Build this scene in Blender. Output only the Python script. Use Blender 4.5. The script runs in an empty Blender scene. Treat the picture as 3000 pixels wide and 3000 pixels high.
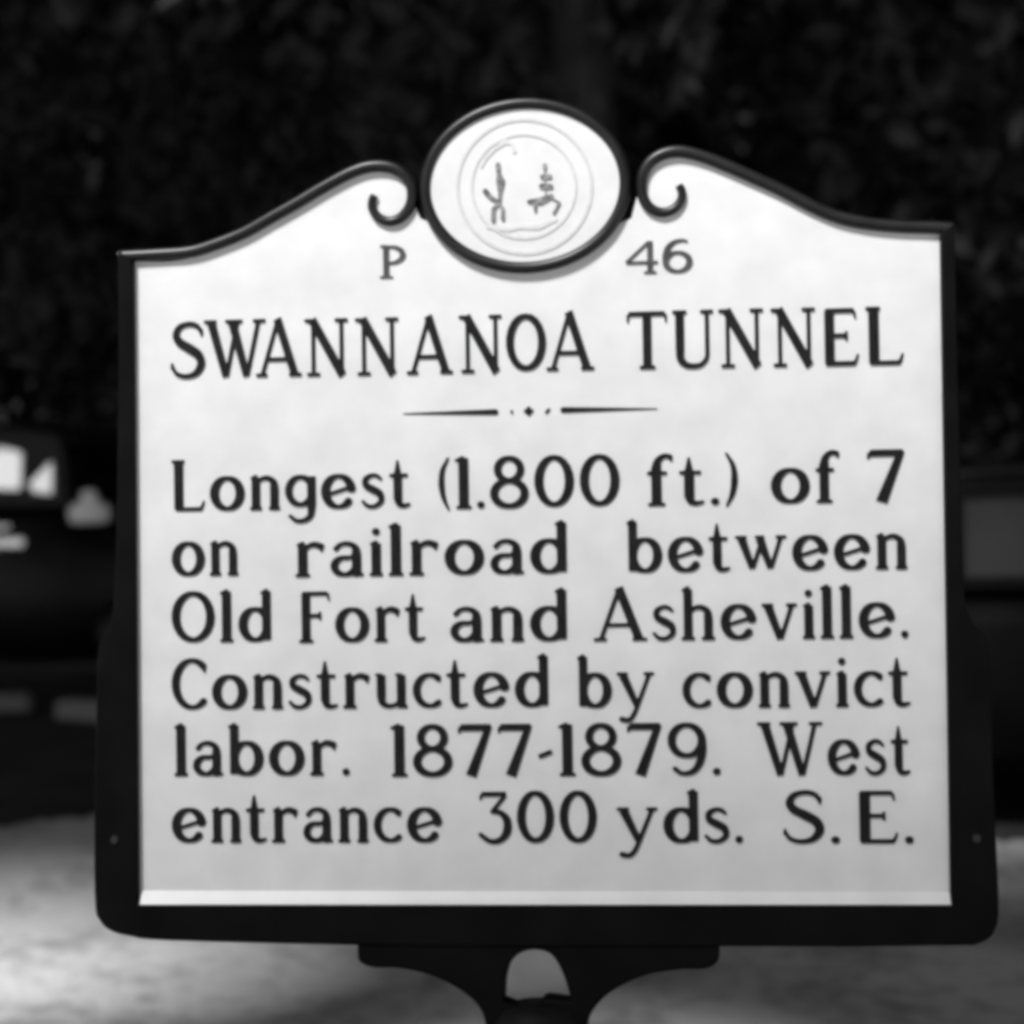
import bpy, bmesh, math, random
import numpy as np
from mathutils import Vector, Matrix

SC = bpy.context.scene
COL = SC.collection
random.seed(7); RNG = np.random.default_rng(7)

# ------------------------------------------------------------------ camera
CAMZ = 1.40
PANEL_Z = CAMZ - 0.51418                     # height of the panel's lower edge
CAM = Vector((0.16748, -2.12052, CAMZ))
RIGHT = Vector((0.99587437, 0.08871709, -0.0190662))
DOWN = Vector((-0.01719229, -0.02183875, -0.99961367))
FWD = Vector((-0.0890992, 0.99581743, -0.0202234))
FPX = 1.73 * 3000
LEAN = math.radians(2.3705)
cd = bpy.data.cameras.new('camera'); cam = bpy.data.objects.new('camera', cd); COL.objects.link(cam)
m = Matrix.Identity(4)
for i in range(3):
    m[i][0] = RIGHT[i]; m[i][1] = -DOWN[i]; m[i][2] = -FWD[i]; m[i][3] = CAM[i]
cam.matrix_world = m
cd.sensor_width = 36; cd.lens = 1.73 * 36; cd.clip_start = 0.05; cd.clip_end = 2000
cd.dof.use_dof = True; cd.dof.focus_distance = 2.1; cd.dof.aperture_fstop = 2.8
SC.camera = cam
SC.cycles.filter_width = 4.4                 # the photograph is a soft enlargement

# ------------------------------------------------------------------ light
SUN_EL, SUN_AZ = 50.0, 24.0                  # sun behind the camera, to the left (azimuth from -Y)
SUN_DIR = Vector((-math.sin(math.radians(SUN_AZ)) * math.cos(math.radians(SUN_EL)),
                  -math.cos(math.radians(SUN_AZ)) * math.cos(math.radians(SUN_EL)),
                  math.sin(math.radians(SUN_EL))))
w = bpy.data.worlds.new('World'); SC.world = w; w.use_nodes = True
nt = w.node_tree; bg = nt.nodes['Background']
sky = nt.nodes.new('ShaderNodeTexSky'); sky.sky_type = 'NISHITA'; sky.sun_disc = False
sky.sun_elevation = math.radians(SUN_EL); sky.sun_rotation = math.radians(180 + SUN_AZ)
bw = nt.nodes.new('ShaderNodeRGBToBW')        # black and white film
nt.links.new(sky.outputs[0], bw.inputs[0]); nt.links.new(bw.outputs[0], bg.inputs[0])
bg.inputs[1].default_value = 0.05
sd = bpy.data.lights.new('sun', 'SUN'); sd.energy = 5.0; sd.angle = math.radians(12)
sun = bpy.data.objects.new('sun', sd); COL.objects.link(sun)
sun.rotation_euler = SUN_DIR.to_track_quat('Z', 'Y').to_euler(); sun.location = SUN_DIR * 40
vs = SC.view_settings
SC.display_settings.display_device = 'sRGB'
vs.view_transform = 'Standard'; vs.look = 'None'; vs.exposure = 0.22; vs.gamma = 1.0; vs.use_curve_mapping = False

# ------------------------------------------------------------------ materials
def mat(name, a, b=None, scale=8, rough=0.6, spec=0.5, bump=0, detail=6, metal=0, coords='Object', stretch=(1, 1, 1), rv=0.0):
    """grey procedural material, noise between a and b"""
    M = bpy.data.materials.new(name); M.use_nodes = True
    n, l = M.node_tree.nodes, M.node_tree.links
    P = n['Principled BSDF']; P.inputs['Roughness'].default_value = rough
    P.inputs['Specular IOR Level'].default_value = spec; P.inputs['Metallic'].default_value = metal
    b = a if b is None else b
    tc = n.new('ShaderNodeTexCoord'); mp = n.new('ShaderNodeMapping'); mp.inputs['Scale'].default_value = stretch
    l.new(tc.outputs[coords], mp.inputs[0])
    no = n.new('ShaderNodeTexNoise'); no.inputs['Scale'].default_value = scale; no.inputs['Detail'].default_value = detail
    l.new(mp.outputs[0], no.inputs['Vector'])
    r = n.new('ShaderNodeValToRGB'); r.color_ramp.elements[0].position = 0.3; r.color_ramp.elements[1].position = 0.7
    r.color_ramp.elements[0].color = (a, a, a, 1); r.color_ramp.elements[1].color = (b, b, b, 1)
    l.new(no.outputs[0], r.inputs[0]); l.new(r.outputs[0], P.inputs['Base Color'])
    if rv:
        mr = n.new('ShaderNodeMapRange'); mr.inputs['To Min'].default_value = rough - rv; mr.inputs['To Max'].default_value = rough + rv
        l.new(no.outputs[0], mr.inputs[0]); l.new(mr.outputs[0], P.inputs['Roughness'])
    if bump:
        bp = n.new('ShaderNodeBump'); bp.inputs['Strength'].default_value = bump; bp.inputs['Distance'].default_value = 0.02
        l.new(no.outputs[0], bp.inputs['Height']); l.new(bp.outputs[0], P.inputs['Normal'])
    return M
M_white = mat('white_enamel', 0.68, 0.77, 18, 0.42, 0.5, bump=0.05, detail=12, rv=0.04)
M_seal = mat('seal_enamel', 0.66, 0.72, 40, 0.45)
M_black = mat('black_enamel', 0.006, 0.012, 30, 0.36, 0.4, rv=0.05)
M_frame = mat('frame_enamel', 0.0025, 0.006, 14, 0.5, 0.06, detail=9, rv=0.08)
M_letter = mat('letter_paint', 0.006, 0.016, 60, 0.55, 0.15)
M_number_glare = mat('number_glare_paint', 0.04, 0.10, 60, 0.5, 0.25)  # glare on the black marker number put into a paler grey
M_grey = mat('seal_grey_paint', 0.04, 0.34, 170, 0.5)
M_trace = mat('seal_trace_paint', 0.56, 0.68, 90, 0.5)
M_faint = mat('seal_pale_paint', 0.52, 0.62, 150, 0.5)
M_iron = mat('post_iron', 0.006, 0.012, 25, 0.6, 0.15, bump=0.2)
M_bolt = mat('bolt_steel', 0.015, 0.03, 40, 0.5, 0.3)
M_car = mat('car_lacquer', 0.005, 0.009, 5, 0.3, 0.2)
M_carb = mat('car_lacquer_dark', 0.003, 0.006, 5, 0.4, 0.08)
M_chrome = mat('chrome', 0.7, 0.8, 5, 0.18, metal=1.0)
M_lamp = mat('lamp_pale', 0.85, 0.9, 5, 0.4)
M_rubber = mat('rubber', 0.015, 0.025, 30, 0.8)
M_cloth = mat('seat_cloth', 0.03, 0.05, 30, 0.9)
M_bark = mat('bark', 0.012, 0.03, 6, 0.9, bump=0.6, stretch=(4, 4, 0.6))
M_leaf = mat('leaf', 0.030, 0.045, 1.5, 0.75, 0.2)
M_fence = mat('fence_white', 0.72, 0.8, 3, 0.7)
M_timber = mat('timber', 0.25, 0.4, 8, 0.8, bump=0.3, stretch=(0.3, 4, 4))

def glass(name):
    M = bpy.data.materials.new(name); M.use_nodes = True
    n, l = M.node_tree.nodes, M.node_tree.links
    n.remove(n['Principled BSDF'])
    t = n.new('ShaderNodeBsdfTransparent'); t.inputs[0].default_value = (.95, .95, .95, 1)
    g = n.new('ShaderNodeBsdfGlossy'); g.inputs['Roughness'].default_value = 0.05
    f = n.new('ShaderNodeFresnel'); f.inputs[0].default_value = 1.5
    x = n.new('ShaderNodeMixShader'); l.new(f.outputs[0], x.inputs[0]); l.new(t.outputs[0], x.inputs[1]); l.new(g.outputs[0], x.inputs[2])
    l.new(x.outputs[0], n['Material Output'].inputs[0])
    return M
M_glass = glass('glass')
M_pane_sheen = mat('pane_sheen_glass', 0.010, 0.026, 3, 0.25, 0.4)  # grey base put in for the sky reflected in the pane

def ground_mat():
    M = bpy.data.materials.new('ground_gravel'); M.use_nodes = True
    n, l = M.node_tree.nodes, M.node_tree.links
    P = n['Principled BSDF']; P.inputs['Roughness'].default_value = 0.95; P.inputs['Specular IOR Level'].default_value = 0.2
    tc = n.new('ShaderNodeTexCoord')
    def noise(s, d):
        k = n.new('ShaderNodeTexNoise'); k.inputs['Scale'].default_value = s; k.inputs['Detail'].default_value = d
        l.new(tc.outputs['Object'], k.inputs['Vector']); return k
    a, b = noise(2.4, 10), noise(13, 10)
    mx = n.new('ShaderNodeMath'); mx.operation = 'MULTIPLY_ADD'; mx.inputs[1].default_value = 0.9
    l.new(b.outputs[0], mx.inputs[0]); l.new(a.outputs[0], mx.inputs[2])
    r = n.new('ShaderNodeValToRGB'); e = r.color_ramp.elements
    e[0].position = 0.68; e[0].color = (.30, .30, .30, 1); e[1].position = 1.0; e[1].color = (.64, .64, .64, 1)
    l.new(mx.outputs[0], r.inputs[0]); l.new(r.outputs[0], P.inputs['Base Color'])
    bp = n.new('ShaderNodeBump'); bp.inputs['Strength'].default_value = 0.6; bp.inputs['Distance'].default_value = 0.03
    l.new(mx.outputs[0], bp.inputs['Height']); l.new(bp.outputs[0], P.inputs['Normal'])
    return M

# ------------------------------------------------------------------ helpers
def tag(o, label=None, cat=None, group=None, kind=None):
    for k, v in (('label', label), ('category', cat), ('group', group), ('kind', kind)):
        if v: o[k] = v
    return o
def empty(name, loc=(0, 0, 0), rot=(0, 0, 0)):
    o = bpy.data.objects.new(name, None); COL.objects.link(o); o.location = loc; o.rotation_euler = rot
    o.empty_display_size = 0.2
    return o
def link(name, me, material, parent=None, smooth=None):
    o = bpy.data.objects.new(name, me); COL.objects.link(o)
    me.materials.clear(); me.materials.append(material)
    if parent: o.parent = parent
    if smooth is not None:
        for p in me.polygons: p.use_smooth = True
        if smooth < 180:
            try: me.set_sharp_from_angle(angle=math.radians(smooth))
            except Exception: pass
    return o
def from_pydata(name, v, f, material, parent=None, smooth=None, fix=True):
    me = bpy.data.meshes.new(name); me.from_pydata([tuple(map(float, p)) for p in v], [], f)
    if fix:
        bm = bmesh.new(); bm.from_mesh(me); bmesh.ops.recalc_face_normals(bm, faces=bm.faces); bm.to_mesh(me); bm.free()
    me.update()
    return link(name, me, material, parent, smooth)
def curve_mesh(name, cu):
    o = bpy.data.objects.new(name, cu); COL.objects.link(o)
    dg = bpy.context.evaluated_depsgraph_get()
    me = bpy.data.meshes.new_from_object(o.evaluated_get(dg)); me.name = name
    bpy.data.objects.remove(o); bpy.data.curves.remove(cu)
    return me
UP2 = Matrix(((1, 0, 0, 0), (0, 0, -1, 0), (0, 1, 0, 0), (0, 0, 0, 1)))   # XY drawing -> upright XZ, front towards -Y
def plate(name, loops, yf, yb, material, parent=None, bevel=0.0, smooth=40):
    """solid plate with even-odd outline loops in (x, z), front at y=yf, back at y=yb"""
    cu = bpy.data.curves.new(name, 'CURVE'); cu.dimensions = '2D'; cu.fill_mode = 'BOTH'
    for lp in loops:
        s = cu.splines.new('POLY'); s.points.add(len(lp) - 1)
        for p, q in zip(s.points, lp): p.co = (q[0], q[1], 0, 1)
        s.use_cyclic_u = True
    t = (yb - yf) / 2
    cu.extrude = t - bevel; cu.bevel_depth = bevel; cu.bevel_resolution = 3; cu.offset = -bevel
    me = curve_mesh(name, cu)
    me.transform(Matrix.Translation((0, (yf + yb) / 2, 0)) @ UP2)
    return link(name, me, material, parent, smooth)
def tube(name, pts, radii, material, parent=None, cyclic=False, res=4):
    cu = bpy.data.curves.new(name, 'CURVE'); cu.dimensions = '3D'
    s = cu.splines.new('POLY'); s.points.add(len(pts) - 1)
    for p, q, r in zip(s.points, pts, radii): p.co = (*q, 1); p.radius = r
    s.use_cyclic_u = cyclic; cu.bevel_depth = 1.0; cu.bevel_resolution = res; cu.use_fill_caps = True; cu.twist_mode = 'MINIMUM'
    me = curve_mesh(name, cu)
    return link(name, me, material, parent, 50)
def spline(P, per=10):
    P = [np.array(p, float) for p in P]; P = [2 * P[0] - P[1]] + P + [2 * P[-1] - P[-2]]
    out = []
    for i in range(1, len(P) - 2):
        for k in range(per):
            t = k / per; a, b, c, d = P[i - 1:i + 3]
            out.append(0.5 * ((2 * b) + (c - a) * t + (2 * a - 5 * b + 4 * c - d) * t * t + (3 * b - a - 3 * c + d) * t ** 3))
    out.append(P[-2]); return out
def loft(name, rings, material, parent=None, smooth=60, cap=True):
    n = len(rings[0]); v = [p for r in rings for p in r]; f = []
    for i in range(len(rings) - 1):
        for k in range(n):
            f.append((i * n + k, i * n + (k + 1) % n, (i + 1) * n + (k + 1) % n, (i + 1) * n + k))
    if cap: f += [tuple(range(n)), tuple(range((len(rings) - 1) * n, len(rings) * n))]
    return from_pydata(name, v, f, material, parent, smooth)
def box(name, c, s, material, parent=None, bevel=0.0):
    bm = bmesh.new(); bmesh.ops.create_cube(bm, size=1)
    bmesh.ops.scale(bm, vec=s, verts=bm.verts); bmesh.ops.translate(bm, vec=c, verts=bm.verts)
    if bevel: bmesh.ops.bevel(bm, geom=bm.edges[:], offset=bevel, segments=2, affect='EDGES')
    me = bpy.data.meshes.new(name); bm.to_mesh(me); bm.free()
    return link(name, me, material, parent, 40)

# measurement helpers: a point of the photograph to metres on the sign's own plane, or to a place at depth y
def ray(px, py):
    return RIGHT * ((px - 1500) / FPX) + DOWN * ((py - 1500) / FPX) + FWD
N_SIGN = Vector((0, math.cos(LEAN), -math.sin(LEAN))); UP_SIGN = Vector((0, math.sin(LEAN), math.cos(LEAN)))
O_SIGN = Vector((0, 0, PANEL_Z)); Z0 = PANEL_Z / math.cos(LEAN)
def S(px, py):
    d = ray(px, py); t = (O_SIGN - CAM).dot(N_SIGN) / d.dot(N_SIGN); p = CAM + d * t - O_SIGN
    return (p.x, p.dot(UP_SIGN) + Z0)
def at(px, py, y):
    d = ray(px, py); return CAM + d * ((y - CAM.y) / d.y)

# ------------------------------------------------------------------ setting
gv = []; gf = []
NG = 80; ext = [(-1 if t < 0 else 1) * (abs(t) ** 2.6) * 220 for t in np.linspace(-1, 1, NG + 1)]
for j in range(NG + 1):
    for i in range(NG + 1):
        x, y = ext[i], ext[j] + 5
        gv.append((x, y, 0.02 * math.sin(x * 1.3 + y * .4) * math.sin(y * 1.1) if abs(x) < 30 and abs(y) < 30 and abs(x) + abs(y) > 1 else 0))
for j in range(NG):
    for i in range(NG):
        a = j * (NG + 1) + i; gf.append((a, a + 1, a + NG + 2, a + NG + 1))
g = from_pydata('ground', gv, gf, ground_mat(), smooth=180); tag(g, kind='structure')

M_shade_asphalt = mat('shade_asphalt', 0.03, 0.055, 3, 0.9, 0.2, bump=0.3, detail=9)  # dark asphalt sheet added so the shaded ground goes black
edge = spline([(-40, 9), (-14, 6.2), (-6, 4.6), (-3.2, 4.62), (-2.5, 4.85), (-2.05, 5.35), (-1.6, 5.7), (-.6, 5.5), (.4, 5.0), (1.1, 4.72), (1.6, 4.5), (3, 4.3), (8, 4.6), (40, 7)], 12)
rv = []; rf = []
for k, e in enumerate(edge):
    jx = .05 * math.sin(k * 2.1) + .04 * math.sin(k * 5.3)
    for q in (0, .006, .03, .3, 1): rv.append((e[0], e[1] + jx * (1 - q) + q * (24 - e[1]), .036 - (.045 if q == 0 else 0)))
for k in range(len(edge) - 1):
    for q in range(4): rf.append((k * 5 + q, k * 5 + 5 + q, k * 5 + 6 + q, k * 5 + 1 + q))
tag(from_pydata('shade_road', rv, rf, M_shade_asphalt, smooth=180), kind='structure')

# ------------------------------------------------------------------ the marker
root = empty('historical_marker', (0, -PANEL_Z * math.tan(LEAN), 0), (-LEAN, 0, 0))
tag(root, 'white and black cast metal marker with scrolled top and oval seal on an iron post', 'sign')
inner_top_l = [(395, 765), (505, 765), (582, 751), (660, 726), (737, 691), (815, 646), (893, 602), (970, 560), (1048, 516), (1085, 500)]
inner_top_r = [(1958, 452), (2005, 452), (2059, 468), (2121, 500), (2199, 538), (2276, 578), (2354, 619), (2431, 652), (2509, 671), (2626, 683), (2752, 686)]
outer_l = [(353, 732), (466, 726), (543, 722), (621, 702), (699, 674), (776, 629), (854, 586), (932, 536), (1009, 497), (1087, 472), (1149, 474), (1196, 498), (1225, 545), (1216, 590)]
outer_r = [(1866, 590), (1862, 540), (1872, 497), (1904, 456), (1950, 433), (2005, 430), (2082, 448), (2160, 480), (2238, 514), (2315, 549), (2393, 588), (2470, 619), (2548, 639), (2626, 645), (2742, 648), (2793, 656)]
def s3(p, y): x, z = S(*p); return (x, y, z)
def smooth2(pts, per=6): return [tuple(p) for p in spline(pts, per)]
# oval, in the plane of the sign
cL, cR, cT, cB = S(1247, 546), S(1832, 546), S(1540, 306), S(1540, 786)
OCX, OCZ = (cL[0] + cR[0]) / 2, (cT[1] + cB[1]) / 2; ORX, ORZ = (cR[0] - cL[0]) / 2, (cT[1] - cB[1]) / 2
def oval(rx, rz, n=96): return [(OCX + rx * math.cos(2 * math.pi * k / n), OCZ + rz * math.sin(2 * math.pi * k / n)) for k in range(n)]
low_r = [(2800, 1000), (2812, 1450), (2822, 1740), (2850, 1830), (2895, 1900), (2903, 2200), (2916, 2500), (2922, 2640), (2918, 2700), (2896, 2742), (2850, 2764)]
low_l = [(2500, 2768), (2100, 2768), (1500, 2768), (1050, 2764), (500, 2750), (388, 2737), (332, 2722), (300, 2692), (286, 2640), (284, 2400), (290, 2100), (296, 1900), (328, 1830), (342, 1740), (350, 1450), (355, 1000)]
outline = [S(*p) for p in smooth2(outer_l)] + [S(*p) for p in smooth2(outer_r)] + [S(*p) for p in smooth2(low_r, 5)] + [S(*p) for p in smooth2(low_l, 5)]
panel_out = ([S(*p) for p in smooth2(inner_top_l)] + [S(1150, 500), S(1195, 540), S(1212, 570), S(1240, 640), S(1540, 760), S(1840, 640), S(1862, 560), S(1880, 500), S(1915, 465)] +
             [S(*p) for p in smooth2(inner_top_r)] + [S(2782, 2645), S(410, 2645)])
back = plate('back_plate', [outline], 0.004, 0.030, M_frame, root, 0.003)
rim = [S(2793, 656)] + [S(*p) for p in smooth2(low_r, 5)] + [S(*p) for p in smooth2(low_l, 5)] + [S(353, 736), S(395, 765), S(410, 2645), S(2782, 2645), S(2752, 686)]
frame = plate('frame', [rim], -0.0115, 0.008, M_frame, root, 0.0025)
def inset(poly, d):
    c = np.mean(poly, axis=0); return [tuple(np.array(p) + (np.array(p) - c) / np.linalg.norm(np.array(p) - c) * d) for p in poly]
panel = plate('panel', [inset(panel_out, 0.004)], 0.0, 0.007, M_white, root)
# the sloping white ledge along the panel's lower edge
(xa, za), (xb, zb) = S(417, 2645), S(2782, 2645); zt = S(1500, 2611)[1]
from_pydata('panel_ledge', [(xa, .002, za - .002), (xb, .002, zb - .002), (xb, -.0110, zb), (xa, -.0110, za), (xa, -.0005, zt), (xb, -.0005, zt), (xa, .002, zt), (xb, .002, zt)],
            [(3, 2, 5, 4), (0, 1, 2, 3), (4, 5, 7, 6), (0, 3, 4, 6), (1, 7, 5, 2), (0, 6, 7, 1)], M_white, panel)
# beaded mouldings ending in scrolls
bl = [(352, 752), (466, 746), (562, 738), (640, 714), (718, 682), (796, 638), (874, 594), (951, 548), (1029, 507), (1087, 489), (1143, 491), (1184, 512), (1206, 545), (1208, 585), (1196, 616), (1172, 641), (1140, 650), (1110, 638), (1092, 612), (1092, 588), (1098, 574)]
br = [(2790, 672), (2740, 668), (2626, 664), (2535, 654), (2451, 635), (2373, 602), (2296, 562), (2218, 526), (2140, 492), (2065, 462), (2000, 446), (1950, 450), (1908, 473), (1884, 510), (1879, 552), (1888, 588), (1910, 614), (1942, 624), (1975, 613), (1995, 588), (1998, 562), (1989, 545)]
for path in (bl, br):
    pts = smooth2(path, 8); n = len(pts); nb = int(n * 0.50)
    rad = [0.0078 if k < nb else 0.0078 - (0.0030 * (k - nb) / (n - nb)) for k in range(n)]
    tube('scroll_moulding', [s3(p, -0.003) for p in pts], rad, M_black, root)
# medallion
med = plate('medallion', [oval(ORX, ORZ)], -0.006, 0.010, M_seal, root, 0.002)
tag(med, 'white oval medallion with a round seal')
plate('medallion_back', [oval(ORX + 0.008, ORZ + 0.009)], 0.003, 0.029, M_black, med, 0.003)
n = 96
tube('medallion_rim', [(p[0], -0.005, p[1]) for p in oval(ORX, ORZ, n)], [0.0072] * n, M_black, med, cyclic=True)

# ------------------------------------------------------------------ lettering: strokes -> outlines -> raised letters
class G:
    def __init__(s, w): s.w = w; s.st = []
    def L(s, x0, y0, x1, y1, a=.075, b=None):
        s.st.append(([(x0, y0), (x1, y1)], [a, a if b is None else b], math.hypot(x1 - x0, y1 - y0) > .12)); return s
    def A(s, cx, cy, rx, ry, a0, a1, tk=.088, tn=.038, ph=0, taper=0):
        k = np.linspace(math.radians(a0), math.radians(a1), 22)
        ww = tn + (tk - tn) * np.abs(np.cos(k - math.radians(ph)))
        if taper: ww = ww * np.linspace(1, taper, 22)
        s.st.append(([(cx + rx * math.cos(t), cy + ry * math.sin(t)) for t in k], list(ww))); return s
    def C(s, pts, ws):
        q = spline(pts, 7); n = len(q); ws = np.interp(np.linspace(0, 1, n), np.linspace(0, 1, len(ws)), ws)
        s.st.append(([tuple(p) for p in q], list(ww for ww in ws))); return s
    def F(s, x, y, h=.075): # small serif
        return s.L(x - h * 1.3, y, x + h * 1.3, y, .031)
X = .67                     # x-height
T, N = .085, .038
def bowl(g, cx, rx=.235): return g.A(cx, X / 2, rx, X / 2 - .035, 0, 360)
GL = {}
GL['S'] = G(.74).C([(.63, .80), (.56, .92), (.40, .965), (.22, .91), (.15, .77), (.22, .64), (.40, .53), (.57, .41), (.62, .25), (.52, .09), (.33, .035), (.15, .09), (.07, .23)], [.03, .045, .045, .06, .075, .085, .08, .07, .045, .04, .025]).L(.64, .86, .63, .76, .022).L(.06, .16, .07, .28, .022)
GL['W'] = G(1.36).L(.14, .97, .47, .0, .095, .08).L(.48, .0, .74, .97, .045).L(.62, .97, .94, .0, .095, .08).L(.95, .0, 1.22, .97, .045).F(.12, .975, .11).F(.66, .975, .15).F(1.24, .975, .11)
GL['A'] = G(1.0).L(.49, 1.0, .12, .02, .042).L(.48, 1.02, .87, .02, .09, .088).L(.23, .30, .72, .30, .036).F(.11, .025, .10).F(.88, .025, .11)
GL['N'] = G(.92).L(.16, .03, .16, .96, .042).L(.14, .99, .80, .0, .09).L(.78, .0, .78, .96, .042).F(.10, .975, .10).F(.78, .975, .11).F(.16, .025, .11)
GL['O'] = G(.84).A(.42, .5, .345, .455, 0, 360, .084, .044)
GL['T'] = G(.86).L(.43, .03, .43, .96, .086).L(.07, .955, .79, .955, .040).L(.06, .95, .05, .80, .03, .018).L(.80, .95, .81, .80, .03, .018).F(.43, .025, .12)
GL['U'] = G(.88).L(.17, .96, .17, .33, .086).C([(.17, .36), (.18, .17), (.29, .06), (.44, .035), (.59, .06), (.70, .18), (.71, .36)], [.086, .076, .056, .046, .042, .042, .042]).L(.71, .33, .71, .96, .042).F(.17, .975, .11).F(.71, .975, .10)
GL['E'] = G(.74).L(.17, .03, .17, .96, .088).L(.10, .95, .62, .95, .040).L(.62, .95, .65, .80, .028, .018).L(.17, .52, .48, .52, .038).L(.48, .60, .48, .43, .025).L(.10, .04, .64, .04, .040).L(.63, .04, .69, .20, .03, .018)
GL['F'] = G(.70).L(.17, .03, .17, .96, .088).L(.10, .95, .62, .95, .040).L(.62, .95, .65, .80, .028, .018).L(.17, .52, .46, .52, .038).L(.46, .60, .46, .43, .025).F(.17, .025, .11)
GL['L'] = G(.72).L(.16, .03, .16, .96, .09).L(.09, .04, .62, .04, .038).L(.61, .04, .67, .20, .032, .018).F(.15, .975, .10)
GL['C'] = G(.76).A(.42, .5, .33, .46, 48, 312, .080, .040).L(.64, .86, .67, .72, .038, .02)
GL['P'] = G(.66).L(.16, .03, .16, .96, .07).A(.26, .70, .30, .25, -90, 90, .07, .038).L(.16, .95, .28, .95, .038).L(.16, .45, .28, .45, .038).F(.16, .025, .12).F(.10, .975, .06)
GL['1'] = G(.34).L(.18, .02, .18, .98, .092).L(.05, .93, .16, .97, .03, .045).F(.18, .02, .11)
GL['8'] = G(.74).A(.37, .74, .215, .215, 0, 360, .072, .048).A(.37, .275, .285, .245, 0, 360, .078, .048)
GL['0'] = G(.74).A(.37, .5, .285, .455, 0, 360, .086, .044)
GL['7'] = G(.70).L(.08, .93, .63, .93, .066).L(.07, .94, .05, .82, .03, .02).L(.60, .97, .26, .0, .058, .096)
GL['9'] = G(.72).A(.355, .66, .27, .295, 0, 360, .074, .044).C([(.62, .68), (.63, .48), (.58, .24), (.46, .07), (.27, .03), (.14, .12)], [.072, .075, .07, .055, .04, .045])
GL['6'] = G(.72).A(.365, .32, .27, .285, 0, 360, .074, .044).C([(.095, .30), (.10, .52), (.16, .76), (.30, .92), (.48, .965), (.58, .93)], [.072, .075, .07, .055, .04, .03])
GL['3'] = G(.72).L(.12, .935, .60, .935, .046).L(.11, .94, .09, .82, .03, .02).L(.59, .92, .32, .60, .04).C([(.32, .60), (.48, .58), (.61, .44), (.61, .22), (.48, .06), (.28, .03), (.08, .16)], [.04, .05, .078, .085, .06, .045, .04])
GL['4'] = G(.84).L(.60, .03, .60, .97, .066).L(.58, .96, .06, .34, .038).L(.06, .33, .78, .33, .042).F(.60, .025, .11)
GL['o'] = G(.66).A(.33, X / 2, .26, X / 2 - .035, 0, 360, .092, .036)
GL['n'] = G(.64).L(.13, .03, .13, .63, T).C([(.14, .52), (.24, .60), (.36, .625), (.48, .55), (.50, .42), (.50, .07)], [N, .042, .048, .064, T, T]).F(.13, .025, .09).F(.50, .025, .085).L(.05, .62, .13, .65, .028, .04)
GL['h'] = G(.68).L(.14, .03, .14, .97, T).C([(.15, .52), (.26, .60), (.38, .625), (.51, .55), (.53, .42), (.53, .07)], [N, .042, .048, .064, T, T]).F(.14, .025, .10).F(.53, .025, .10).L(.05, .95, .14, .99, .028, .04)
GL['r'] = G(.53).L(.13, .03, .13, .63, T).C([(.14, .50), (.23, .59), (.34, .63), (.46, .59)], [N, .045, .055, .062]).L(.46, .61, .47, .50, .045, .022).F(.13, .025, .10).L(.05, .62, .13, .65, .028, .04)
GL['u'] = G(.66).L(.13, .64, .13, .22, T).C([(.13, .24), (.15, .11), (.26, .04), (.40, .06), (.52, .16)], [T, .065, .045, .04, .04]).L(.52, .03, .52, .64, T).L(.04, .645, .13, .645, .026).L(.43, .645, .52, .645, .026).F(.55, .025, .07)
GL['a'] = G(.64).C([(.12, .54), (.20, .62), (.34, .635), (.46, .56), (.48, .42), (.48, .07)], [.05, .04, .045, .06, T, T]).A(.27, .20, .185, .165, 75, 330, .07, .040).L(.32, .365, .48, .385, .036).L(.42, .10, .48, .17, .04).L(.48, .03, .58, .03, .03)
GL['d'] = G(.70).A(.32, X / 2, .245, X / 2 - .035, 25, 335, .092, .036).L(.54, .03, .54, .98, T).L(.45, .95, .54, .99, .028, .04)
GL['b'] = G(.70).A(.38, X / 2, .245, X / 2 - .035, -155, 155, .092, .036).L(.14, .03, .14, .98, T).L(.05, .95, .14, .99, .028, .04)
GL['e'] = G(.66).A(.33, X / 2, .26, X / 2 - .035, 12, 318, .092, .036).L(.10, .27, .585, .42, .034, .038)
GL['c'] = G(.58).A(.33, X / 2, .26, X / 2 - .035, 52, 308, .076, .038).L(.49, .60, .51, .51, .035, .02)
GL['s'] = G(.52).C([(.42, .56), (.35, .62), (.24, .635), (.12, .56), (.13, .44), (.26, .36), (.40, .27), (.42, .13), (.30, .035), (.16, .04), (.06, .13)], [.03, .038, .04, .055, .066, .075, .07, .055, .042, .04, .03])
GL['t'] = G(.46).L(.20, .92, .20, .60, .018, T).L(.20, .62, .20, .16, T).C([(.20, .18), (.23, .07), (.32, .035), (.42, .06)], [T, .06, .045, .03]).L(.04, .625, .40, .625, .036)
GL['f'] = G(.48).L(.18, .03, .18, .74, T).C([(.18, .70), (.21, .86), (.31, .95), (.41, .94)], [T, .06, .048, .045]).L(.42, .94, .43, .87, .04, .025).L(.03, .625, .36, .625, .036).F(.18, .025, .11)
GL['g'] = G(.66).A(.31, .36, .235, .27, 25, 335, .074, .042).L(.53, .06, .53, .64, T).C([(.53, .08), (.50, -.13), (.37, -.22), (.22, -.22), (.10, -.13)], [T, .062, .046, .042, .034])
GL['i'] = G(.28).L(.14, .03, .14, .63, T).F(.14, .025, .09).L(.06, .62, .14, .65, .028, .04).L(.14, .86, .141, .86, .07)
GL['l'] = G(.30).L(.15, .03, .15, .98, .090).F(.15, .025, .10).L(.05, .95, .15, .985, .028, .045)
GL['v'] = G(.66).L(.11, .63, .34, .0, T, .07).L(.35, .0, .56, .63, .042).F(.10, .645, .085).F(.56, .645, .08)
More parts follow.
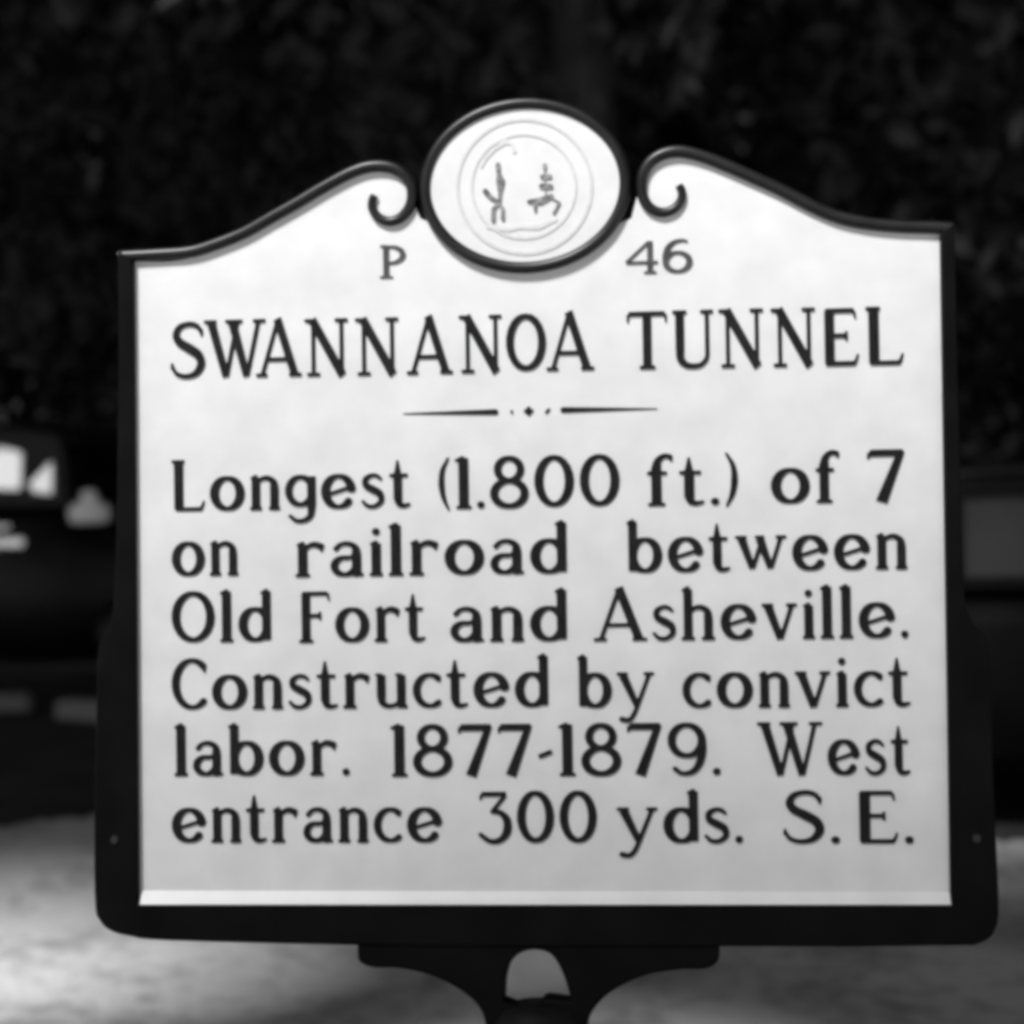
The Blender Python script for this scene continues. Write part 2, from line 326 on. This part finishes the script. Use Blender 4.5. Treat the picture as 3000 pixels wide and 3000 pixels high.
GL['w'] = G(.96).L(.11, .62, .31, .05, T, .06).L(.32, .05, .50, .60, .040).L(.46, .62, .66, .05, T, .06).L(.67, .05, .86, .63, .040).F(.10, .645, .085).F(.46, .645, .07).F(.87, .645, .08)
GL['y'] = G(.74).L(.12, .62, .39, .04, T, .06).C([(.64, .63), (.42, .08), (.32, -.14), (.22, -.24), (.08, -.22)], [.040, .042, .045, .045, .05]).F(.11, .645, .085).F(.64, .645, .08)
GL['.'] = G(.20).L(.10, .065, .101, .065, .070)
GL[','] = G(.20).L(.10, .03, .101, .03, .06).L(.10, .02, .07, -.06, .035, .015)
GL['-'] = G(.36).L(.06, .36, .30, .46, .045)
GL['('] = G(.24).C([(.20, .98), (.09, .74), (.07, .46), (.11, .20), (.20, -.02)], [.02, .045, .058, .045, .02])
GL[')'] = G(.24).C([(.04, .98), (.15, .74), (.17, .46), (.13, .20), (.04, -.02)], [.02, .045, .058, .045, .02])

def outline_mesh(strokes, h=.022):
    """union of tapered strokes -> (verts2d, faces, boundary edges) by marching squares"""
    segs = [(st[0][i], st[0][i + 1], st[1][i], st[1][i + 1], len(st) > 2 and st[2]) for st in strokes for i in range(len(st[0]) - 1)]
    A = np.array([s[0] for s in segs]); B = np.array([s[1] for s in segs]); ra = np.array([s[2] for s in segs]); rb = np.array([s[3] for s in segs])
    mx = max(ra.max(), rb.max()) + 2 * h; lo = np.minimum(A.min(0), B.min(0)) - mx; hi = np.maximum(A.max(0), B.max(0)) + mx
    xs = np.arange(lo[0], hi[0] + h, h); ys = np.arange(lo[1], hi[1] + h, h)
    XX, YY = np.meshgrid(xs, ys); phi = np.full(XX.shape, 9.)
    for a, b, r0, r1, flat in zip(A, B, ra, rb, [s[4] for s in segs]):
        d = b - a; q = max(d @ d, 1e-12); t0 = ((XX - a[0]) * d[0] + (YY - a[1]) * d[1]) / q; t = np.clip(t0, 0, 1)
        if flat:
            ln = math.sqrt(q); perp = np.abs((XX - a[0]) * d[1] - (YY - a[1]) * d[0]) / ln
            phi = np.minimum(phi, np.maximum(perp - (r0 + (r1 - r0) * t), (np.abs(t0 - .5) - .5) * ln)); continue
        phi = np.minimum(phi, np.hypot(XX - a[0] - t * d[0], YY - a[1] - t * d[1]) - (r0 + (r1 - r0) * t))
    phi[np.abs(phi) < 1e-6] = 1e-6
    V = []; F = []; idx = {}
    def vid(key, x, y):
        if key not in idx: idx[key] = len(V); V.append((x, y))
        return idx[key]
    E = []
    for j in range(len(ys) - 1):
        for i in range(len(xs) - 1):
            c = [(i, j), (i + 1, j), (i + 1, j + 1), (i, j + 1)]; p = [phi[b, a] for a, b in c]
            if min(p) > 0: continue
            poly = []; cross = []
            for k in range(4):
                (a0, b0), (a1, b1) = c[k], c[(k + 1) % 4]; p0, p1 = p[k], p[(k + 1) % 4]
                if p0 < 0: poly.append(vid((a0, b0), xs[a0], ys[b0]))
                if (p0 < 0) != (p1 < 0):
                    t = p0 / (p0 - p1); key = ('e',) + tuple(sorted([(a0, b0), (a1, b1)]))
                    q = vid(key, xs[a0] + (xs[a1] - xs[a0]) * t, ys[b0] + (ys[b1] - ys[b0]) * t)
                    poly.append(q); cross.append((q, p0 < 0))
            if len(poly) >= 3:
                F.append(poly)
                for k in range(len(cross)):          # leaving inside -> entering: the boundary edge
                    if cross[k][1]: E.append((cross[k][0], cross[(k + 1) % len(cross)][0]))
    return V, F, E
CACHE = {}
def gm(ch):
    if ch not in CACHE: CACHE[ch] = outline_mesh(GL[ch].st)
    return CACHE[ch]
class Line:
    """collects raised letters of one line; ink: (x, z) origin, x scale, z scale"""
    def __init__(s): s.v = []; s.f = []
    def add(s, data, x, z, sx, sz, y0, y1):
        V, F, E = data; o = len(s.v); n = len(V)
        s.v += [(x + p[0] * sx, y1, z + p[1] * sz) for p in V] + [(x + p[0] * sx, y0, z + p[1] * sz) for p in V]
        s.f += [tuple(o + k for k in f) for f in F] + [(o + a, o + n + a, o + n + b, o + b) for a, b in E]
    def build(s, name, material, parent): return from_pydata(name, s.v, s.f, material, parent)
def ink(ch): P = np.array([p for st in GL[ch].st for p in st[0]]); return GL[ch]
def word(line, txt, p0, p1, cap, y0=.001, y1=-.0018):
    """word from photo point p0 (left, baseline) to p1 (right, baseline)"""
    x0, z0 = S(*p0); x1, z1 = S(*p1); tot = 0; pos = []
    for k, ch in enumerate(txt):
        V = np.array(gm(ch)[0]); l, r = V[:, 0].min(), V[:, 0].max()
        if k: tot += GAP
        pos.append((tot - l, r - l)); tot += r - l
    sx = (x1 - x0) / tot
    for ch, (q, _) in zip(txt, pos): line.add(gm(ch), x0 + q * sx, (z0 + z1) / 2, sx, cap, y0, y1)
GAP = .105
K = 3000 / 1932
CAPB = S(500, 1344)[1] - S(500, 1493)[1]
def row(items, label, cap=CAPB):
    ln = Line()
    for txt, a, b, y in items: word(ln, txt, (a * K, y * K), (b * K, y * K), cap)
    tag(ln.build('inscription_line', M_letter, panel), label)
row([('Longest', 325, 775, 961), ('(1.800', 828, 1170, 957), ('ft.)', 1222, 1393, 953), ('of', 1455, 1585, 949), ('7', 1637, 1708, 947)], 'black letters reading Longest (1.800 ft.) of 7')
row([('on', 325, 450, 1086), ('railroad', 558, 1070, 1085), ('between', 1183, 1712, 1077)], 'black letters reading on railroad between')
row([('Old', 325, 512, 1211), ('Fort', 565, 803, 1211), ('and', 850, 1070, 1210), ('Asheville.', 1120, 1714, 1206)], 'black letters reading Old Fort and Asheville.')
row([('Constructed', 325, 1035, 1336), ('by', 1090, 1235, 1335), ('convict', 1288, 1718, 1334)], 'black letters reading Constructed by convict')
row([('labor.', 330, 660, 1463), ('1877-1879.', 738, 1360, 1463), ('West', 1430, 1718, 1462)], 'black letters reading labor. 1877-1879. West')
row([('entrance', 325, 835, 1589), ('300', 903, 1127, 1590), ('yds.', 1165, 1402, 1590), ('S.', 1478, 1585, 1591), ('E.', 1622, 1724, 1591)], 'black letters reading entrance 300 yds. S. E.')
# title: every letter at its own place
ln = Line(); capt = S(1300, 922)[1] - S(1300, 1089)[1]
for ch, a, b, y in [('S', 501, 602, 1110), ('W', 600, 780, 1105), ('A', 751, 884, 1104), ('N', 894, 1021, 1102), ('N', 1042, 1169, 1100), ('A', 1192, 1327, 1097), ('N', 1346, 1472, 1093), ('O', 1484, 1601, 1088), ('A', 1601, 1741, 1086),
                    ('T', 1838, 1956, 1082), ('U', 1972, 2092, 1080), ('N', 2107, 2238, 1077), ('N', 2260, 2390, 1075), ('E', 2417, 2517, 1073), ('L', 2538, 2648, 1071)]:
    V = np.array(gm(ch)[0]); l, r = V[:, 0].min(), V[:, 0].max(); (xa, z), (xb, _) = S(a, y), S(b, y)
    sx = (xb - xa) / (r - l); ln.add(gm(ch), xa - l * sx, z, sx, capt, .001, -.002)
tag(ln.build('title_lettering', M_letter, panel), 'tall black capitals reading SWANNANOA TUNNEL')
# marker number
ln = Line(); capn = S(1160, 718)[1] - S(1160, 814)[1]
word(ln, 'P', (1113, 814), (1190, 814), capn); GAP = .10; word(ln, '46', (1833, 800), (2030, 800), capn)
tag(ln.build('marker_number', M_number_glare, panel), 'thin black characters reading P 46')
# tapering rule with diamonds
def stroke_mesh(name, strokes, h, material, parent, y0, y1, label=None):
    ln = Line(); ln.add(outline_mesh(strokes, h), 0, 0, 1, 1, y0, y1); o = ln.build(name, material, parent)
    if label: tag(o, label)
    return o
def P2(*p): return S(p[0], p[1])
px = 1 / 2430.
stroke_mesh('tapered_rule', [([P2(1180, 1212), P2(1452, 1207)], [.0004, .0034]), ([P2(1650, 1201), P2(1925, 1197)], [.0034, .0004]),
            ([P2(1549, 1197), P2(1549, 1212)], [.0026, .0026]), ([P2(1541, 1205), P2(1557, 1204)], [.0026, .0026]),
            ([P2(1499, 1205), P2(1500, 1209)], [.0016, .0016]), ([P2(1601, 1208), P2(1608, 1200)], [.0018, .0018])], .0009, M_letter, panel, .001, -.0016, 'thin tapered black rule with three dots')
# the seal on the medallion: two thin rings and two small figures
def ring(cx, cy, r, a0=0, a1=360, wd=3.0):
    t = np.radians(np.linspace(a0, a1, 60)); return ([S(cx + r * math.cos(a), cy + r * math.sin(a)) for a in t], [wd * px] * 60)
stroke_mesh('seal_ring', [ring(1538, 550, 196, wd=5.0)], .0010, M_faint, med, -.0045, -.0071)
stroke_mesh('seal_ring', [ring(1536, 550, 152, wd=4.0)], .0010, M_faint, med, -.0045, -.0070)
def fig(lst): return [([S(x, y) for x, y in p], [q * px for q in wd]) for p, wd in lst]
left = fig([([(1461, 486), (1461, 503), (1464, 515)], [7, 7, 4]), ([(1462, 510), (1468, 535), (1467, 556)], [6, 13, 9]), ([(1467, 556), (1466, 600)], [7, 4]), ([(1424, 564), (1440, 582), (1464, 597)], [8, 7, 5]),
            ([(1464, 597), (1448, 615), (1447, 650)], [4, 6, 7]), ([(1464, 597), (1474, 615), (1475, 645)], [4, 6, 6])])
stroke_mesh('standing_figure', left, .0009, M_grey, med, -.0045, -.0080, 'small grey standing figure on the seal')
right = fig([([(1597, 488), (1597, 496)], [6, 6]), ([(1597, 496), (1600, 580)], [2.2, 2.2]), ([(1590, 521), (1612, 521)], [7, 7]), ([(1588, 549), (1614, 550)], [8, 8]), ([(1550, 594), (1585, 592), (1616, 578)], [5, 11, 7]),
             ([(1568, 596), (1570, 622)], [8, 4]), ([(1612, 582), (1632, 592), (1640, 598), (1624, 628)], [2, 2, 4, 4])])
stroke_mesh('seated_figure', right, .0009, M_grey, med, -.0045, -.0080, 'small grey seated figure on the seal')
stroke_mesh('seal_landscape', fig([([(1412, 492), (1424, 466), (1452, 440), (1482, 418), (1502, 424), (1508, 446)], [4, 6, 4, 8, 5, 7])]), .0010, M_trace, med, -.0045, -.0072)
stroke_mesh('seal_ground_line', fig([([(1430, 668), (1460, 668), (1490, 676), (1524, 670), (1580, 668), (1630, 646)], [5, 9, 6, 4, 8, 5])]), .0010, M_trace, med, -.0045, -.0072)
# bolts through the frame
for q in ((345, 2456), (2856, 2452)):
    x, z = S(*q); v = [(x + .0058 * math.cos(t * math.pi / 6), -.0110, z + .0058 * math.sin(t * math.pi / 6)) for t in range(12)]
    v2 = [(x + .0045 * math.cos(t * math.pi / 6), -.0145, z + .0045 * math.sin(t * math.pi / 6)) for t in range(12)]
    loft('bolt', [v, v2], M_bolt, root, 30)
# bracket and post
brk = smooth2([(1050, 2745), (1050, 2800), (1062, 2820), (1100, 2832), (1170, 2834), (1250, 2850), (1320, 2880), (1380, 2920), (1412, 2960), (1424, 3000)], 5)
brk2 = smooth2([(1722, 3000), (1736, 2960), (1775, 2915), (1830, 2880), (1900, 2852), (1990, 2838), (2060, 2836), (2092, 2824), (2108, 2800), (2108, 2745)], 5)
hole = smooth2([(1478, 2930), (1484, 2860), (1505, 2806), (1545, 2782), (1590, 2782), (1622, 2800), (1650, 2850), (1668, 2905), (1672, 2928), (1640, 2925), (1600, 2922), (1575, 2945), (1530, 2950)], 5)
plate('bracket', [[S(*p) for p in brk] + [S(1432, 3120), S(1722, 3120)] + [S(*p) for p in brk2], [S(*p) for p in hole]], -.008, .026, M_frame, root, .004)
xc = (S(1424, 3000)[0] + S(1722, 3000)[0]) / 2; zt = S(1570, 3000)[1]
nn = 28
def circ(r, z): return [(xc + r * math.cos(2 * math.pi * k / nn), .010 + r * math.sin(2 * math.pi * k / nn), z) for k in range(nn)]
rp = .0575
loft('post', [circ(rp * .9, zt + .004), circ(rp, zt - .004), circ(rp, zt - .07), circ(rp * .93, zt - .075), circ(rp * .93, -.25)], M_iron, root, 40)
loft('post_cap', [circ(.03, zt + .022), circ(.045, zt + .016), circ(.052, zt + .003), circ(.052, zt - .02)], M_iron, root, 60)

# ------------------------------------------------------------------ cars
def sect(x, hw, z0, z1, n=28, e=0.45):
    r = []
    for k in range(n):
        t = 2 * math.pi * k / n; c, s = math.cos(t), math.sin(t)
        r.append((x, hw * math.copysign(abs(c) ** e, c), (z0 + z1) / 2 + (z1 - z0) / 2 * math.copysign(abs(s) ** e, s)))
    return r
def make_car(name, label, body_m, glass_m, st, gh, wins_near, wins_far, roof_st, wheels, fender, trim, lamp, group=None):
    c = empty(name); tag(c, label, 'car', group)
    body = loft('body', [sect(*s) for s in st], body_m, c, 50)
    hw = gh['hw']
    for sgn, wins in ((-1, wins_near), (1, wins_far)):
        y0 = sgn * hw - .02
        sp = plate('door_panel', [gh['outline']] + wins, y0, y0 + .04, body_m, c, .006)
        for wl in wins:
            cx_, cz_ = np.mean(wl, axis=0)
            plate('window_pane', [[(cx_ + (a - cx_) * 1.02, cz_ + (b - cz_) * 1.03) for a, b in wl]], y0 + .016, y0 + .022, glass_m, sp)
    loft('roof', [sect(*s) for s in roof_st], body_m, c, 60)
    for tagname, (xb, zb, xt, zt_) in (('windshield', gh['ws']), ('rear_window', gh['rw'])):
        v = [(xb, -hw + .03, zb), (xb, hw - .03, zb), (xt, hw - .08, zt_), (xt, -hw + .08, zt_)]
        d = .012; v2 = [(a + d, b, q) for a, b, q in v]
        from_pydata(tagname, v + v2, [(0, 1, 2, 3), (7, 6, 5, 4), (0, 4, 5, 1), (1, 5, 6, 2), (2, 6, 7, 3), (3, 7, 4, 0)], glass_m, c)
        for s_ in (-1, 1):
            tube('pillar', [(xb, s_ * (hw - .02), zb - .03), (xt, s_ * (hw - .07), zt_ + .03)], [.03, .03], body_m, c)
    for xs_ in gh['seats']:
        box('seat', (xs_, 0, gh['seat_z'] - .28), (.16, hw * 1.5, .5), M_cloth, c, .05)
    wx, wr, tr = wheels
    for x in wx:
        for s_ in (-1, 1):
            prof = [(.02, .0), (.10, .03), (.165, .55), (.18, .8), (.15, .97), (.08, 1.0)]
            y = s_ * tr; rings = []
            for yo, rr in [(-.09, .60), (-.085, .9), (-.06, .99), (0, 1.0), (.06, .99), (.085, .9), (.09, .60)]:
                rings.append([(x + wr * rr * math.cos(2 * math.pi * k / 32), y + yo, wr + wr * rr * math.sin(2 * math.pi * k / 32)) for k in range(32)])
            wh = loft('wheel', rings, M_rubber, c, 60)
            hub = []
            for yo, rr in [(.06, .58), (.085, .5), (.10, .3), (.115, .12)]:
                hub.append([(x + wr * rr * math.cos(2 * math.pi * k / 24), y + s_ * yo, wr + wr * rr * math.sin(2 * math.pi * k / 24)) for k in range(24)])
            loft('hubcap', hub, M_bolt, wh, 60)
    for (xf, fl, zt2, yy, hh) in fender:
        for s_ in (-1, 1):
            rg = []
            for k in range(13):
                t = -1 + 2 * k / 12; rr = math.sqrt(max(0.0, 1 - t * t)) * .98 + .02
                rg.append([(xf + fl * t, s_ * yy + hh * rr * math.cos(a), (zt2 - .30) + .30 * rr * math.sin(a)) for a in np.linspace(-.6, math.pi + .6, 14)])
            loft('fender', rg, body_m, c, 70)
    for xb in (st[0][0] - .05, st[-1][0] + .05):
        sg = 1 if xb > 0 else -1
        tube('bumper', [(xb - sg * .30, -.86, .46), (xb - sg * .06, -.74, .47), (xb, -.4, .48), (xb, .4, .48), (xb - sg * .06, .74, .47), (xb - sg * .30, .86, .46)], [.05] * 6, M_chrome, c)
    for s_ in (-1, 1):
        for (xa_, xb_, zz, rr) in trim:
            box('side_trim', ((xa_ + xb_) / 2, s_ * (hw + .025), zz), (xb_ - xa_, .03, rr), M_chrome, c, .008)
        hx, hz, hr = lamp['head']
        q = [[(hx + a, s_ * lamp['hy'] + hr * r_ * math.cos(t), hz + hr * r_ * math.sin(t)) for t in np.linspace(0, 2 * math.pi, 20, endpoint=False)] for a, r_ in ((-.2, .25), (-.12, .8), (0, 1.0), (.03, .95), (.06, .5))]
        loft('headlight', q, M_chrome, c, 60)
        if 'spot' in lamp:
            sx_, sz_ = lamp['spot']
            q = [[(sx_ + r_ * .125 * math.cos(t), s_ * (hw + .05) + r_ * .07 * math.sin(t), sz_ + dz) for t in np.linspace(0, 2 * math.pi, 20, endpoint=False)] for dz, r_ in ((-.10, .75), (-.09, .95), (-.03, 1.0), (.0, .9), (.02, .5), (.04, .40), (.075, .36), (.09, .2))]
            loft('spotlamp', q, M_lamp, c, 60)
    return c
def curve_xz(pts, per=4): return [tuple(p) for p in spline(pts, per)]
# old tall sedan, left: side towards the camera, bonnet to the right
YA = 8.55
ax = at(170, 1400, YA - .80).x - .75
stA = [(-2.35, .35, .55, .80), (-2.25, .62, .45, 1.0), (-1.95, .76, .38, 1.2), (-1.5, .80, .34, 1.31), (-.8, .80, .33, 1.34), (.2, .80, .33, 1.34), (.72, .80, .33, 1.33), (.82, .72, .33, 1.22), (1.2, .60, .36, 1.17), (1.8, .48, .40, 1.12), (2.15, .40, .45, 1.05), (2.25, .30, .5, .95)]
def za(pyy): return 1.4 - (pyy - 1395) / 494.
def xa_(pxx): return .75 + (pxx - 170) / 494.
winA = [[(xa_(64), za(1303)), (xa_(0), za(1283)), (-.15, za(1268)), (-.15, za(1403)), (xa_(0), za(1404)), (xa_(58), za(1406))],
        [(xa_(152), za(1324)), (xa_(150), za(1420)), (xa_(92), za(1414)), (xa_(80), za(1390))],
        [(-.25, za(1268)), (-.9, za(1275)), (-1.15, za(1330)), (-1.2, za(1403)), (-.25, za(1403))]]
winAf = [[(.70, 1.65), (-.9, 1.65), (-1.2, 1.5), (-1.25, 1.36), (.72, 1.34)]]
ghA = dict(hw=.78, outline=curve_xz([(.79, 1.28), (.79, 1.45), (.76, 1.66), (.60, 1.70), (0, 1.72), (-.7, 1.71), (-1.2, 1.62), (-1.5, 1.45), (-1.62, 1.28)]) , ws=(.80, 1.30, .74, 1.66), rw=(-1.62, 1.30, -1.2, 1.62), seats=(-1.35,), seat_z=1.25)
roofA = [(-1.55, .50, 1.40, 1.50), (-1.3, .66, 1.55, 1.66), (-.8, .76, 1.66, 1.76), (0, .78, 1.67, 1.79), (.5, .77, 1.66, 1.77), (.75, .72, 1.62, 1.73), (.84, .6, 1.62, 1.67)]
carA = make_car('parked_car', 'tall black old car in shade at the left edge with pale light in its windows', M_car, M_glass, stA, ghA, winA, winAf, roofA,
                ((-1.45, 1.5), .36, .70), [(1.5, .62, .82, .72, .18), (-1.45, .6, .85, .74, .16)], [(-1.2, xa_(68), za(1556), .045), (-1.2, xa_(30), za(1512), .02)], dict(head=(1.85, .98, .13), hy=.60, spot=(xa_(264), za(1456))))
carA.location = (ax, YA, 0)
# lower sedan, right
YB = 5.35
bx = at(2823, 1600, YB - .80).x + 1.0
stB = [(-2.45, .55, .45, .75), (-2.35, .75, .35, .88), (-1.9, .84, .28, .95), (-1.2, .86, .24, .985), (0, .86, .24, .985), (.9, .86, .24, .98), (1.2, .85, .25, .94), (2.0, .82, .28, .88), (2.35, .72, .35, .80), (2.45, .5, .42, .72)]
winB = [[(-1.0, .995), (-1.0, 1.285), (-.15, 1.30), (-.15, .995)], [(-.05, .995), (-.05, 1.30), (.5, 1.285), (.85, .995)]]
ghB = dict(hw=.80, outline=[(-1.75, .95), (-1.25, 1.32), (-1.0, 1.36), (.35, 1.36), (.55, 1.32), (1.02, .95)], ws=(1.02, .96, .52, 1.33), rw=(-1.72, .96, -1.25, 1.32), seats=(-.75, .15), seat_z=1.05)
roofB = [(-1.4, .66, 1.27, 1.32), (-1.1, .74, 1.34, 1.40), (-.5, .77, 1.35, 1.43), (.2, .77, 1.35, 1.43), (.5, .72, 1.32, 1.38), (.62, .6, 1.30, 1.33)]
carB = make_car('parked_car', 'low dark sedan in shade at the right edge with a dull grey side window', M_carb, M_pane_sheen, stB, ghB, winB, [list(q) for q in winB], roofB,
                ((-1.4, 1.4), .33, .72), [], [(-.68, -.52, .90, .03)], dict(head=(2.36, .68, .10), hy=.60))
carB.location = (bx, YB, 0)

# ------------------------------------------------------------------ timber wheel stops, fence
for (pa, pb, lab) in (((-300, 2075), (95, 2063), 'weathered timber wheel stop lying in the shade at the far left, below the car windows'),
                      ((185, 2082), (520, 2108), 'pale timber wheel stop on the shaded ground just left of the marker')):
    def gpt(p): d = ray(*p); return CAM + d * ((.07 - CAM.z) / d.z)
    a, b = gpt(pa), gpt(pb)
    o = box('wheel_stop', (0, 0, 0), ((b - a).length, .16, .14), M_timber, None, .02)
    o.location = (a + b) / 2; o.rotation_euler = (0, 0, math.atan2(b.y - a.y, b.x - a.x))
    tag(o, lab, 'wheel stop', 'timber wheel stops by the left car')
rs = random.Random(5); bm = bmesh.new(); bmesh.ops.create_icosphere(bm, subdivisions=3, radius=1)  # pale stone added to brighten what shows through the bracket opening
for v in bm.verts:
    k = 1 + .10 * math.sin(v.co.x * 3 + 1) * math.cos(v.co.y * 4) + .05 * math.sin(v.co.z * 7 + v.co.x * 5) + rs.uniform(-.012, .012)
    v.co = Vector((v.co.x * .24 * k, v.co.y * .17 * k, v.co.z * .17 * k))
sm = bpy.data.meshes.new('stone'); bm.to_mesh(sm); bm.free()
st_ = link('stone', sm, mat('added_stone_pale', 0.7, 0.85, 9, 0.9, 0.2, bump=0.4), None, 180)
pst = at(1575, 2868, 2.75); st_.location = (pst.x, pst.y, .07); tag(st_, 'pale rounded stone added behind the post to brighten the bracket opening', 'stone')
YF = 27.0  # pale sunlit boards added beyond the left car to brighten its windows
xr = at(160, 1400, YF).x
fence = empty('window_light_fence', (xr, YF, 0)); tag(fence, 'white painted board fence added in the sun to brighten the windows of the left car', 'fence')
nb = 34
for k in range(nb // 2): pass
box('boards', (-2.6, 0, 1.02), (5.2, .03, 2.0), M_fence, fence, .005)
for k in range(4): box('post', (-.1 - k * 1.65, .07, 1.03), (.1, .1, 2.06), M_fence, fence, .01)

# ------------------------------------------------------------------ trees
def leaves(cl, n, size, rng):
    """n little leaf faces spread through ellipsoid clumps (cx,cy,cz,rx,ry,rz)"""
    cl = np.array(cl); vol = cl[:, 3] * cl[:, 4] * cl[:, 5]; pick = rng.choice(len(cl), n, p=vol / vol.sum())
    d = rng.normal(size=(n, 3)); d /= np.linalg.norm(d, axis=1)[:, None]; r = rng.random(n) ** .45
    P = cl[pick, :3] + d * r[:, None] * cl[pick, 3:]
    a = rng.normal(size=(n, 3)); a /= np.linalg.norm(a, axis=1)[:, None]
    b = np.cross(a, rng.normal(size=(n, 3))); b /= np.linalg.norm(b, axis=1)[:, None]
    s = size * rng.uniform(.6, 1.3, n)[:, None]; c = np.cross(a, b)
    V = np.empty((n, 4, 3)); V[:, 0] = P - a * s; V[:, 1] = P + b * s * .45 + c * s * .15; V[:, 2] = P + a * s; V[:, 3] = P - b * s * .45 + c * s * .15
    return V.reshape(-1, 3)
def leaf_obj(name, V, parent):
    me = bpy.data.meshes.new(name); n = len(V) // 4
    me.from_pydata(V.tolist(), [], np.arange(n * 4).reshape(n, 4).tolist()); me.update()
    return link(name, me, M_leaf, parent)
def tree(x, y, h, cz0, rx, ry, n, size, label, name='forest_tree', group='trees around the clearing', tr=.2, seed=1, off=(0, 0), full=False):
    rng = np.random.default_rng(seed); t = empty(name, (x, y, 0)); tag(t, label, 'tree', group)
    cl = []; cm = (cz0 + h) / 2; rz = (h - cz0) / 2
    for k in range(26):
        d = rng.normal(size=3); d /= np.linalg.norm(d); q = rng.random() ** .5 * .72
        f = rng.uniform(.28, .42)
        if full:                                  # foliage down to the lowest branches
            d = np.array([*(rng.uniform(-1, 1, 2) * .8), 0]); zz = rz * f * .6
            cl.append((off[0] + d[0] * rx, off[1] + d[1] * ry, cz0 + zz + (h - cz0 - 2 * zz) * (k / 25) ** 1.5, rx * f, ry * f, zz)); continue
        cl.append((off[0] + d[0] * q * rx, off[1] + d[1] * q * ry, cm + d[2] * q * rz, rx * f, ry * f, rz * f))
    leaf_obj('crown', leaves(cl, n, size, rng), t)
    pts = [(0, 0, -.2), (.05, 0, h * .2), (-.05, .06, h * .45), (.04, 0, h * .8)]
    tk = tube('trunk', pts, [tr * 1.4, tr, tr * .8, tr * .2], M_bark, t)
    for k in range(6):
        c = cl[k]; z0 = max(cz0 - .3, h * .3) + k * .1
        tube('limb', [(0, 0, z0), (c[0] * .55, c[1] * .55, (z0 + c[2]) / 2 + .1), (c[0], c[1], c[2])], [tr * .4, tr * .25, tr * .1], M_bark, tk)
    return t
# broad trees whose branches hang over the place behind the marker and shade it
tree(-6.7, 1.4, 12, 5.0, 5.6, 4.8, 12000, .26, 'unseen broad tree added left of the clearing whose branches roof the shade', seed=3)  # added outside the view to keep sun off the ground behind
tree(3.4, -0.3, 12, 4.6, 5.6, 5.0, 12000, .26, 'unseen broad tree added right of the clearing whose branches roof the shade', seed=5)  # added outside the view to shade the right car and ground
tree(-5.5, 9.6, 12.5, 4.2, 5.4, 3.6, 22000, .15, 'broad tree beyond the left car, its crown over the roof', seed=6)
tree(-0.35, 9.2, 12.5, 2.4, 5.0, 3.4, 26000, .13, 'broad tree straight behind the marker whose crown hides the sky', seed=4)
tree(4.8, 7.0, 12, 3.6, 5.0, 3.6, 22000, .15, 'broad tree beyond the right car', seed=8)
tree(3.4, 10.4, 13.5, 3.0, 4.2, 2.6, 26000, .13, 'broad tree beyond the marker, over the gap to the right car', seed=9)
# dark trees closing the view
wall = [(-11.0, 13.5), (-8.0, 12.9), (-5.2, 13.4), (-2.6, 12.8), (0.0, 13.2), (2.8, 12.6), (5.6, 13.2), (8.6, 12.6), (11.5, 13.4)]
desc = ['outermost on the left', 'far left', 'above the left car roof', 'left of the oval medallion', 'right behind the medallion', 'right of the medallion', 'above the right car', 'far right', 'outermost on the right']
for k, (x, y) in enumerate(wall):
    tree(x, y, 8, 1.72 if x < -4 else 1.2 if x < -2 else .2, 2.3, 1.5, 26000, .105, 'dark leafy tree closing the view, ' + desc[k], seed=20 + k, tr=.15, full=True)
for k, (x, y) in enumerate([(-12, 17), (-8, 17.6), (-4.2, 17), (0, 17.5), (4, 17), (8, 17.6), (12, 17)]):
    tree(x, y, 11, 1.95 if x < -4 else .2, 3.0, 2.0, 22000, .16, 'tall tree of the dark second row, ' + ['outermost left', 'far left', 'over the left car', 'behind the medallion', 'over the right shoulder of the marker', 'far right', 'outermost right'][k], seed=40 + k, full=True)
# trees added out of view to soften the sunlight on the lower part of the marker and on the ground at the right
tree(2.1, -5.0, 5.74, 2.1, 2.6, 2.0, 14000, .12, 'small leafy tree added unseen behind the viewpoint, its crown softening the sun on the marker', seed=60, tr=.1, off=(-3.5, 1.0))
tree(2.7, 0.9, 4.9, 2.9, 2.15, 1.05, 24000, .12, 'unseen small tree added right of the marker, its low branches shading the ground at the right', seed=61, tr=.09, off=(-3.25, -.68), full=True)
